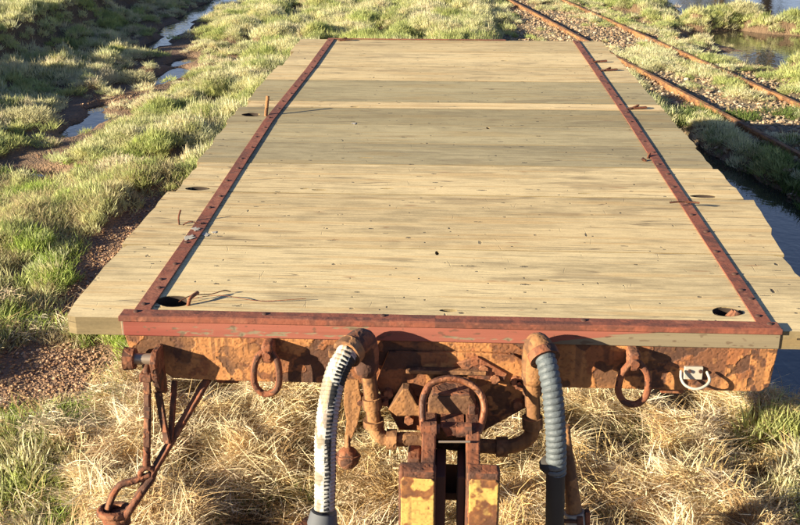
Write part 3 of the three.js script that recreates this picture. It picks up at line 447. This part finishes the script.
// headstock
{
  const O = [[-1.102, 1.084], [-1.09, 1.033], [-0.95, 0.925], [-0.7, 0.918], [1.05, 0.924], [1.08, 0.945], [1.092, 1.084]];
  const g = extrude(O, 0.09, 0.004); g.translate(0, 0, -0.098); part('headstock', boxUV(g), beamM, wagon, 'rusty headstock beam with remains of orange paint');
  const C = [[-0.245, 0.93], [-0.165, 0.752], [0.115, 0.748], [0.282, 0.86], [0.30, 1.0], [0.22, 1.05], [0.1, 1.055], [-0.2, 1.05]];
  const c = extrude(C, 0.016, 0.003); c.translate(0, 0, -0.007); part('draw_plate', boxUV(c), beamM, wagon);
  const bolt = merge([new THREE.CylinderGeometry(0.017, 0.019, 0.024, 6).rotateX(Math.PI / 2)]);
  for (const [x, y, z] of [[0.12, 1.0, 0.018], [0.23, 0.955, 0.018], [0.16, 0.965, 0.018], [-0.2, 0.9, 0.018], [-0.13, 0.8, 0.018], [0.07, 0.79, 0.018], [0.24, 0.87, 0.018]]) { const b = part('bolt', bolt, ironM, wagon); b.position.set(x, y, z); b.rotation.z = x * 9; }
  part('wear_plate', merge([extrude([[0.03, 1.02], [0.1, 1.045], [0.2, 0.985], [0.19, 0.955], [0.08, 0.965]], 0.014, 0.003).translate(0, 0, 0.008)]), ironM, wagon);
  // underframe, out of the sun
  const um = rm('iron');
  for (const s of [-1, 1]) { part('sole_bar', merge([box(s * 0.78 - 0.04, s * 0.78 + 0.04, 0.86, 1.083, -5.9, -0.1, 0.006)]), um, wagon); }
  for (const z of [-1.5, -3, -4.5]) part('cross_member', box(-0.735, 0.735, 0.9, 1.083, z - 0.05, z + 0.05, 0.006), um, wagon);
  part('headstock', box(-1.1, 1.09, 0.92, 1.083, -5.985, -5.905, 0.005), um, wagon);
  const wp = [[0.05, -0.06], [0.3, -0.045], [0.36, -0.05], [0.375, -0.065], [0.42, -0.06], [0.425, 0.06], [0.44, 0.062], [0.455, 0.07], [0.45, 0.09], [0.36, 0.085], [0.3, 0.05], [0.06, 0.08]].map(p => new THREE.Vector2(...p));
  const wg = new THREE.LatheGeometry(wp, 40);
  for (const z of [-2.35, -3.85]) {
    for (const s of [-1, 1]) { const w = part('wheel', wg, um, wagon); w.position.set(s * 0.55, 0.425, z); w.rotation.z = s * Math.PI / 2; part('axle_box', box(s * 0.78 - 0.08, s * 0.78 + 0.08, 0.32, 0.53, z - 0.1, z + 0.1, 0.02), um, wagon); for (const e of [-1, 1]) part('axle_guard', merge([barAB([s * 0.78, 0.86, z + e * 0.35], [s * 0.78, 0.45, z + e * 0.14], 0.06, 0.02, [0, 0, 1])]), um, wagon); }
    part('axle', cylAB([-0.72, 0.425, z], [0.72, 0.425, z], 0.055), um, wagon);
  }
}
// brake pipe and the two hoses
{
  const bp = grp('brake_pipe', wagon);
  const R = 0.0255;
  part('pipe', merge([tube([[-0.272, 1.06, 0.055], [-0.262, 0.965, 0.05], [-0.25, 0.84, 0.05], [-0.245, 0.795, 0.05], [-0.228, 0.757, 0.055], [-0.19, 0.742, 0.055], [-0.1, 0.741, 0.05], [0.1, 0.724, 0.05], [0.2, 0.722, 0.05], [0.25, 0.735, 0.05], [0.286, 0.77, 0.05], [0.291, 0.83, 0.05], [0.283, 0.95, 0.05], [0.287, 1.06, 0.055]], R, 14, 120)]), pipeM, bp);
  for (const [a, b, r] of [[[-0.256, 0.9, 0.05], [-0.252, 0.86, 0.05], 0.033], [[-0.25, 0.815, 0.05], [-0.249, 0.79, 0.05], 0.036], [[-0.205, 0.742, 0.055], [-0.17, 0.742, 0.055], 0.036], [[0.17, 0.721, 0.05], [0.21, 0.721, 0.05], 0.035], [[0.291, 0.80, 0.05], [0.288, 0.84, 0.05], 0.035], [[0.284, 0.93, 0.05], [0.284, 0.97, 0.05], 0.033]]) part('pipe_collar', merge([cylAB(a, b, r, r, 16)]), pipeM, bp);
  for (const s of [[-0.252, 0.875], [0.284, 0.95]]) part('pipe_bracket', merge([box(s[0] - 0.055, s[0] + 0.055, s[1] - 0.02, s[1] + 0.02, 0.012, 0.03), cylAB([s[0] - 0.043, s[1], 0.03], [s[0] - 0.043, s[1], 0.05], 0.011, 0.011, 6), cylAB([s[0] + 0.043, s[1], 0.03], [s[0] + 0.043, s[1], 0.05], 0.011, 0.011, 6)]), ironM, bp);
  // worn white spiral hose
  function hoseGeo(pts, r0, r1, pitch, amp, n) {
    const c = new THREE.CatmullRomCurve3(pts.map(p => V(...p))), L = c.getLength(), seg = 26, fr = c.computeFrenetFrames(n, false), P = [], U = [], I = [];
    let pn = V(0, 0, 1);
    for (let i = 0; i <= n; i++) {
      const t = i / n, p = c.getPointAt(t), T = fr.tangents[i]; const ax = V(1, 0, 0).sub(T.clone().multiplyScalar(T.x)).normalize(), az = ax.clone().cross(T).normalize();
      for (let j = 0; j <= seg; j++) { const a = j / seg * 6.28319, s = t * L / pitch + j / seg, w = Math.pow(Math.abs(Math.sin(s * Math.PI)), 0.6), r = mix(r0, r1, t) + amp * (w - 0.5) + 0.0012 * (fbm(t * 40, j, 2, 271) - 0.5); P.push(p.x + r * (ax.x * Math.cos(a) + az.x * Math.sin(a)), p.y + r * (ax.y * Math.cos(a) + az.y * Math.sin(a)), p.z + r * (ax.z * Math.cos(a) + az.z * Math.sin(a))); U.push(j / seg, t * L); }
    }
    for (let i = 0; i < n; i++) for (let j = 0; j < seg; j++) { const p = i * (seg + 1) + j, q = p + seg + 1; I.push(p, p + 1, q, p + 1, q + 1, q); }
    const g = new THREE.BufferGeometry(); g.setAttribute('position', new THREE.Float32BufferAttribute(P, 3)); g.setAttribute('uv', new THREE.Float32BufferAttribute(U, 2)); g.setIndex(I); g.computeVertexNormals(); return g;
  }
  const hl = grp('brake_hose', wagon, 'brake hose with worn white canvas over black rubber');
  const HL = [[-0.3, 1.118, 0.11], [-0.325, 1.112, 0.165], [-0.353, 1.07, 0.21], [-0.37, 1.0, 0.265], [-0.38, 0.9, 0.32], [-0.379, 0.79, 0.36], [-0.381, 0.68, 0.388]];
  // u = angle: 0 right, the marks run along the crest that faces the camera
  const whiteT = makeTex(256, 1024, (u, v) => {
    const y = v * 0.6, n = fbm(u * 9, y * 26, 4, 281), f = fbm(u * 40, y * 120, 3, 291); let c = mix3(mix3([0.47, 0.455, 0.41], [0.24, 0.2, 0.145], sstep(0.44, 0.66, n)), [0.2, 0.13, 0.08], 0.7 * sstep(0.56, 0.66, fbm(u * 5 + 2, y * 17, 4, 283)));
    const ph = ((y / 0.0125 + u * 1.0 + 0.5 * (fbm(u * 7, y * 60, 2, 305) - 0.5)) % 1 + 1) % 1 + 0.7 * (fbm(u * 14, y * 50, 3, 306) - 0.5), row = (cen, wd) => Math.abs(((u - cen + 1.5) % 1) - 0.5) < wd;
    const wv = 0.02 * (fbm(y * 9, 3, 2, 301) - 0.5);
    if (row(0.80 + wv, 0.035 + 0.02 * n)) { if (ph < 0.5 || n > 0.56) c = [0.015, 0.015, 0.016]; }
    if (row(0.93 + wv, 0.07)) c = y < 0.17 && y > 0.07 ? [0.02, 0.02, 0.02] : mix3([0.42, 0.34, 0.3], [0.27, 0.22, 0.21], ph > 0.65 ? 1 : 0);
    if (row(0.70 + wv, 0.03) && y < 0.3 && n > 0.42) c = [0.42, 0.3, 0.19];
    if (row(0.12, 0.16)) c = mix3(c, [0.02, 0.02, 0.02], 0.9);
    return [c[0] * (0.85 + 0.3 * f), c[1] * (0.85 + 0.3 * f), c[2] * (0.85 + 0.3 * f), 0.5 * f + 0.3 * n];
  });
  part('hose', hoseGeo(HL, 0.0365, 0.0315, 0.0125, 0.004, 420), texMat(whiteT, 1, 1 / 0.6, 0, 0, { roughness: 0.75, bumpScale: 0.002 }), hl);
  part('elbow', merge([blob(tube([[-0.272, 1.02, 0.055], [-0.272, 1.075, 0.058], [-0.278, 1.118, 0.075], [-0.296, 1.128, 0.105], [-0.318, 1.12, 0.14]], 0.043, 16, 40), 0.003, 40), (() => { const s = new THREE.SphereGeometry(0.043, 16, 10); s.translate(-0.272, 1.02, 0.055); return s; })()]), rm('iron'), hl);
  part('hose_clamp', merge([cylAB([-0.309, 1.121, 0.13], [-0.326, 1.113, 0.158], 0.05, 0.052, 20), box(-0.385, -0.36, 1.095, 1.12, 0.13, 0.155)]), pipeM, hl);
  const capM = new THREE.MeshStandardMaterial({ color: new THREE.Color().setRGB(0.09, 0.095, 0.105), roughness: 0.75, metalness: 0 });
  part('hose_coupling', merge([blob(cylAB([-0.383, 0.672, 0.388], [-0.39, 0.62, 0.4], 0.042, 0.05, 20), 0.004, 40)]), capM, hl);
  part('coupling_head', merge([blob(new THREE.TorusGeometry(0.062, 0.024, 12, 26).rotateX(1.2).translate(-0.402, 0.6, 0.405), 0.004, 30), blob(cylAB([-0.396, 0.632, 0.4], [-0.405, 0.55, 0.41], 0.06, 0.05, 18), 0.003, 30)]), ironM, hl);
  // grey corrugated hose
  const hr = grp('brake_hose_001', wagon, 'brake hose of ribbed grey rubber hanging straight down');
  const HR = [[0.303, 1.118, 0.115], [0.314, 1.1, 0.15], [0.331, 1.03, 0.2], [0.345, 0.915, 0.238], [0.352, 0.82, 0.25], [0.355, 0.75, 0.25]];
  const greyT = makeTex(128, 512, (u, v) => { const n = fbm(u * 8, v * 30, 4, 311), f = fbm(u * 40, v * 130, 2, 312), c = mix3([0.125, 0.145, 0.155], [0.07, 0.08, 0.085], n), k = 0.85 + 0.3 * f; return [c[0] * k, c[1] * k, c[2] * k, f]; });
  part('hose', hoseGeo(HR, 0.0315, 0.031, 0.0195, 0.005, 400), texMat(greyT, 1, 2, 0, 0, { roughness: 0.6, bumpScale: 0.001 }), hr);
  part('elbow', merge([blob(tube([[0.287, 1.0, 0.055], [0.287, 1.07, 0.056], [0.289, 1.112, 0.07], [0.297, 1.124, 0.1], [0.308, 1.112, 0.13]], 0.043, 16, 40), 0.003, 40), (() => { const s = new THREE.SphereGeometry(0.043, 16, 10); s.translate(0.287, 1.0, 0.055); return s; })()]), pipeM, hr);
  part('hose_clamp', merge([cylAB([0.303, 1.115, 0.118], [0.312, 1.1, 0.142], 0.05, 0.05, 20)]), ironM, hr);
  const black = new THREE.MeshStandardMaterial({ color: new THREE.Color().setRGB(0.035, 0.03, 0.026), roughness: 0.8 });
  part('hose_end', merge([blob(tube([[0.353, 0.785, 0.25], [0.355, 0.7, 0.25], [0.36, 0.6, 0.243], [0.37, 0.42, 0.22], [0.375, 0.3, 0.2]], 0.031, 14, 50), 0.002, 30), blob(new THREE.SphereGeometry(0.04, 16, 12).scale(1, 0.8, 1).translate(0.34, 0.77, 0.235), 0.004, 30)]), black, hr);
  part('release_rod', merge([cylAB([0.398, 0.84, 0.1], [0.402, 0.78, 0.11], 0.012, 0.015), cylAB([0.402, 0.78, 0.11], [0.437, 0.53, 0.15], 0.015, 0.028), cylAB([0.437, 0.53, 0.15], [0.452, 0.4, 0.17], 0.03, 0.03)]), pipeM, hr);
  part('rod_clamp', merge([cylAB([0.436, 0.535, 0.15], [0.444, 0.495, 0.157], 0.036, 0.036, 18)]), whitePaint, hr);
  part('clamp_bolt', merge([barAB([0.395, 0.525, 0.19], [0.455, 0.525, 0.19], 0.012, 0.012, [0, 1, 0]), barAB([0.478, 0.55, 0.16], [0.482, 0.47, 0.17], 0.016, 0.03, [1, 0, 0]), barAB([0.45, 0.545, 0.19], [0.455, 0.49, 0.2], 0.02, 0.01, [1, 0, 0])]), ironM, hr);
  // chopper weight behind the white hose
  const cw = grp('weighted_lever', wagon);
  part('lever_bar', merge([extrude([[-0.345, 0.96], [-0.3, 0.96], [-0.288, 0.87], [-0.305, 0.79], [-0.33, 0.72], [-0.352, 0.72], [-0.343, 0.8], [-0.352, 0.87]], 0.014, 0.003).applyMatrix4(new THREE.Matrix4().makeShear(0, 0, 0, 0, 0, 0)).translate(0, 0, 0.03)]), pipeM, cw);
  part('lever_rod', merge([cylAB([-0.341, 0.75, 0.035], [-0.34, 0.69, 0.052], 0.009, 0.011)]), pipeM, cw);
  part('weight', merge([blob(new THREE.SphereGeometry(0.041, 18, 14).translate(-0.34, 0.665, 0.055), 0.002, 30), new THREE.TorusGeometry(0.04, 0.006, 8, 22).rotateX(1.35).translate(-0.34, 0.672, 0.055)]), ironM, cw);
}
// centre coupler
{
  const cp = grp('coupler', wagon, 'rusty centre coupler with yellow painted head and lifting loop');
  part('draw_block', merge([blob(extrude([[-0.066, 0.80], [-0.062, 0.94], [-0.05, 0.962], [0.075, 0.965], [0.09, 0.94], [0.092, 0.80]], 0.14, 0.006).translate(0, 0, 0.01), 0.001, 30)]), pipeM, cp);
  part('block_lip', merge([box(-0.05, 0.076, 0.955, 0.972, 0.02, 0.145, 0.006), box(0.07, 0.094, 0.82, 0.936, 0.1, 0.16, 0.005)]), ironM, cp);
  for (const [x0, x1] of [[-0.078, -0.034], [0.062, 0.106]]) {
    const g = extrude([[0.0, 0.66], [0.0, 0.87], [0.1, 0.90], [0.2, 0.905], [0.255, 0.895], [0.3, 0.862], [0.375, 0.842], [0.375, 0.56], [0.2, 0.6]], x1 - x0, 0.005);
    g.rotateY(-Math.PI / 2); g.translate(x1, 0, 0.01); part('cheek_plate', boxUV(g), ironM, cp);
  }
  // head: two yellow lugs with a rim
  for (const [x0, x1] of [[-0.145, -0.03], [0.064, 0.166]]) {
    part('head_rim', merge([box(x0, x1, 0.60, 0.853, 0.37, 0.43, 0.012)]), ironM, cp);
    part('head_face', merge([extrude([[x0 + 0.007, 0.61], [x0 + 0.007, 0.822], [x0 + 0.016, 0.833], [x1 - 0.014, 0.831], [x1 - 0.004, 0.82], [x1 - 0.004, 0.61]], 0.012, 0.004).translate(0, 0, 0.424)]), yellowM, cp);
  }
  part('hook_tongue', merge([extrude([[-0.02, 0.9], [0.055, 0.9], [0.052, 0.87], [0.0, 0.865]], 0.12, 0.004).translate(0, 0, 0.12)]), ironM, cp);
  part('floor_plate', box(-0.034, 0.062, 0.60, 0.63, 0.02, 0.2, 0.004), darkIron, cp);
  part('slot_web', merge([box(-0.034, 0.0, 0.60, 0.80, 0.2, 0.37, 0.006), box(0.036, 0.062, 0.6, 0.80, 0.2, 0.37, 0.006)]), darkIron, cp);
  part('lifting_loop', capTube([[-0.074, 0.885, 0.235], [-0.079, 0.93, 0.215], [-0.076, 0.98, 0.185], [-0.05, 1.015, 0.16], [0.01, 1.03, 0.15], [0.072, 1.014, 0.155], [0.108, 0.985, 0.17], [0.12, 0.945, 0.19], [0.112, 0.905, 0.22], [0.104, 0.888, 0.24]], 0.0115, 10, 70), rm('iron', { metalness: 0.25, roughness: 0.6 }), cp);
  for (const x of [-0.052, 0.06]) part('loop_pin', merge([cylAB([x - 0.03, 0.895, 0.245], [x + 0.02, 0.897, 0.245], 0.024, 0.024, 14), cylAB([x + 0.02, 0.897, 0.245], [x + 0.03, 0.897, 0.245], 0.016, 0.016, 8)]), ironM, cp);
  part('cotter_pin', cylAB([-0.025, 0.882, 0.3], [0.075, 0.885, 0.3], 0.004), wornSteel, cp);
  part('side_lug', merge([box(-0.125, -0.08, 0.73, 0.80, 0.18, 0.27, 0.01), cylAB([-0.12, 0.75, 0.23], [-0.12, 0.69, 0.23], 0.014)]), ironM, cp);
  part('side_bracket', merge([extrude([[-0.2, 0.86], [-0.15, 0.94], [-0.13, 0.94], [-0.1, 0.88], [-0.075, 0.87], [-0.075, 0.84], [-0.17, 0.835]], 0.05, 0.005).translate(0, 0, 0.012)]), pipeM, cp);
  part('top_bar', box(-0.14, 0.13, 0.985, 1.0, 0.01, 0.04, 0.004), pipeM, cp);
}
// hanging shackles
function shackle(name, x, eyeTilt, pts) {
  const s = grp(name, wagon);
  part('eye', merge([blob(box(x - 0.02, x + 0.02, 1.02, 1.09, -0.012, 0.062, 0.014), 0.002, 30), cylAB([x, 1.055, 0.05], [x, 1.055, 0.075], 0.018, 0.014, 10)]), ironM, s);
  part('link', capTube(pts, 0.0115, 10, 70), rm('iron'), s);
}
shackle('shackle', -0.603, 0, [[-0.62, 1.06, 0.05], [-0.638, 1.04, 0.06], [-0.65, 0.99, 0.062], [-0.648, 0.945, 0.063], [-0.628, 0.916, 0.064], [-0.6, 0.912, 0.064], [-0.574, 0.93, 0.063], [-0.565, 0.97, 0.062], [-0.568, 1.025, 0.06], [-0.585, 1.055, 0.05]]);
shackle('shackle_001', 0.612, 0, [[0.6, 1.05, 0.05], [0.577, 1.02, 0.058], [0.567, 0.98, 0.06], [0.568, 0.945, 0.062], [0.59, 0.912, 0.064], [0.625, 0.905, 0.064], [0.652, 0.925, 0.063], [0.662, 0.96, 0.062], [0.656, 1.015, 0.06], [0.63, 1.05, 0.05]]);
{ // white ring on its plate
  const s = grp('ring_bracket', wagon, 'small white painted ring on a plate');
  part('plate', box(0.79, 0.852, 0.97, 1.016, -0.009, 0.004, 0.003), whitePaint, s);
  part('ring', capTube([[0.776, 1.006, 0.015], [0.776, 0.985, 0.03], [0.79, 0.968, 0.045], [0.82, 0.962, 0.055], [0.85, 0.97, 0.05], [0.868, 0.985, 0.035], [0.862, 1.004, 0.015]], 0.005, 8, 40), whitePaint, s);
  for (const x of [0.806, 0.842]) part('bolt', merge([new THREE.CylinderGeometry(0.006, 0.006, 0.012, 6).rotateX(Math.PI / 2).translate(x, 1.003, 0.006)]), darkIron, s);
}
{ // hanging chain gear at the left corner
  const s = grp('chain_gear', wagon, 'rusty hanging links, struts and hook at the left corner');
  part('roller_shaft', merge([cylAB([-1.06, 1.03, 0.06], [-0.985, 1.03, 0.06], 0.02, 0.02, 14)]), wornSteel, s);
  part('roller_disc', merge([blob(cylAB([-1.085, 1.03, 0.06], [-1.05, 1.03, 0.06], 0.04, 0.036, 20), 0.002, 40)]), ironM, s);
  part('bracket_plate', (() => { const g = extrude([[-0.02, 1.055], [0.07, 1.06], [0.1, 1.03], [0.085, 0.96], [0.05, 0.9], [0.0, 0.87], [-0.02, 0.87]], 0.02, 0.003); g.rotateY(-Math.PI / 2); g.translate(-0.972, 0, 0); return boxUV(g); })(), ironM, s);
  part('strut', merge([barAB([-0.985, 0.9, 0.05], [-0.975, 0.8, 0.06], 0.026, 0.012, [1, 0, 0.4]), barAB([-0.975, 0.8, 0.06], [-0.962, 0.715, 0.075], 0.024, 0.012, [1, 0, 0.4]), barAB([-0.94, 0.92, 0.0], [-0.955, 0.72, 0.06], 0.02, 0.014, [1, 0, 0.4])]), ironM, s);
  part('strut', merge([barAB([-0.83, 0.915, -0.03], [-1.085, 0.5, 0.13], 0.034, 0.016, [0.6, 0, 0.8])]), ironM, s);
  part('clevis', merge([box(-1.035, -0.992, 0.955, 0.985, 0.045, 0.09, 0.006), cylAB([-1.013, 1.03, 0.06], [-1.013, 0.96, 0.068], 0.014)]), ironM, s);
  const ch = [[-1.014, 0.955, 0.07], [-1.016, 0.905, 0.072], [-1.019, 0.86, 0.075], [-1.022, 0.815, 0.079], [-1.026, 0.77, 0.083], [-1.031, 0.7, 0.088]];
  for (let i = 0; i < 5; i++) part('link', merge([barAB(ch[i], ch[i + 1], 0.024, 0.014 + 0.002 * (i % 2), [1, 0, i % 2 ? 0.5 : 0.1])]), ironM, s);
  part('hook_rod', merge([cylAB([-1.031, 0.71, 0.088], [-1.036, 0.64, 0.096], 0.012, 0.014), new THREE.TorusGeometry(0.024, 0.01, 10, 22).rotateY(0.3).translate(-1.035, 0.607, 0.1)]), ironM, s);
  part('drop_shackle', merge([capTube([[-1.03, 0.6, 0.1], [-1.085, 0.585, 0.115], [-1.125, 0.575, 0.125], [-1.155, 0.535, 0.13], [-1.175, 0.48, 0.14]], 0.013), capTube([[-1.02, 0.59, 0.1], [-1.06, 0.54, 0.15], [-1.095, 0.49, 0.17], [-1.12, 0.46, 0.17]], 0.014),
    blob(cylAB([-1.15, 0.475, 0.14], [-1.14, 0.425, 0.15], 0.052, 0.045, 20), 0.003, 30), blob(new THREE.TorusGeometry(0.05, 0.014, 10, 24).rotateX(1.4).translate(-1.15, 0.478, 0.14), 0.002, 30)]), ironM, s);
}
// the wagon's own track, half buried in dead grass
for (const s of [-1, 1]) railThing([s * 0.555, -12], [s * 0.555, -1.7], s < 0 ? 'left rail the wagon stands on, buried in dead grass below its deck' : 'right rail the wagon stands on, buried in dead grass below its deck');

// ---------------------------------------------------------------- trees across the pond (seen as reflections)
{
  const bark = new THREE.MeshStandardMaterial({ color: new THREE.Color().setRGB(0.16, 0.11, 0.07), roughness: 0.95 });
  const leaf = leafM(0.3); leaf.color.setRGB(0.15, 0.14, 0.05);
  function tree(x, z, h, w, label) {
    const t = thing('tree', label, 'tree', 'trees across the pond'); t.position.set(x, -0.1, z);
    const gs = [], tips = [];
    for (let i = 0; i < 7; i++) { const a = rr(0, 6.28), e = [Math.cos(a) * w * rr(0.2, 0.5), h * rr(0.45, 0.95), Math.sin(a) * w * rr(0.2, 0.5)]; gs.push(tube([[0, 0, 0], [e[0] * 0.15, h * 0.25, e[2] * 0.15], e], 0.05 * h / 5 + 0.02 * rnd(), 6, 10)); tips.push(e); }
    part('trunk', merge(gs), bark, t);
    part('crown', blades(2600, () => { const c = tips[Math.floor(rnd() * tips.length)], u = rr(0, 6.28), v = Math.acos(rr(-1, 1)), r = Math.cbrt(rnd()) * w * 0.36; return { p: [c[0] + r * Math.sin(v) * Math.cos(u), c[1] + r * Math.cos(v) * 1.2, c[2] + r * Math.sin(v) * Math.sin(u)], d: [rr(-1, 1), rr(-0.6, 0.8), rr(-1, 1)], len: rr(0.1, 0.22), w: rr(0.02, 0.04), bend: [0, -0.4, 0], seg: 1 }; }), leaf, t);
  }
  tree(11.2, -36, 5.2, 1.9, 'narrow tree beyond the pond whose brown reflection fills the water'); tree(9.3, -35, 4.2, 1.7, 'low tree beyond the pond reflected at its left shore'); tree(14.6, -38, 4.6, 2.0, 'tree beyond the pond reflected at the right edge'); tree(8.0, -37, 3.6, 2.4, 'bushy tree beyond the far end of the pond'); tree(6.2, -38, 3.4, 2.2, 'bushy tree beyond the pond, nearest the siding');
}
scene.traverse(o => { if (o.isMesh) { o.castShadow = o.receiveShadow = true; } });
renderer.render(scene, camera);
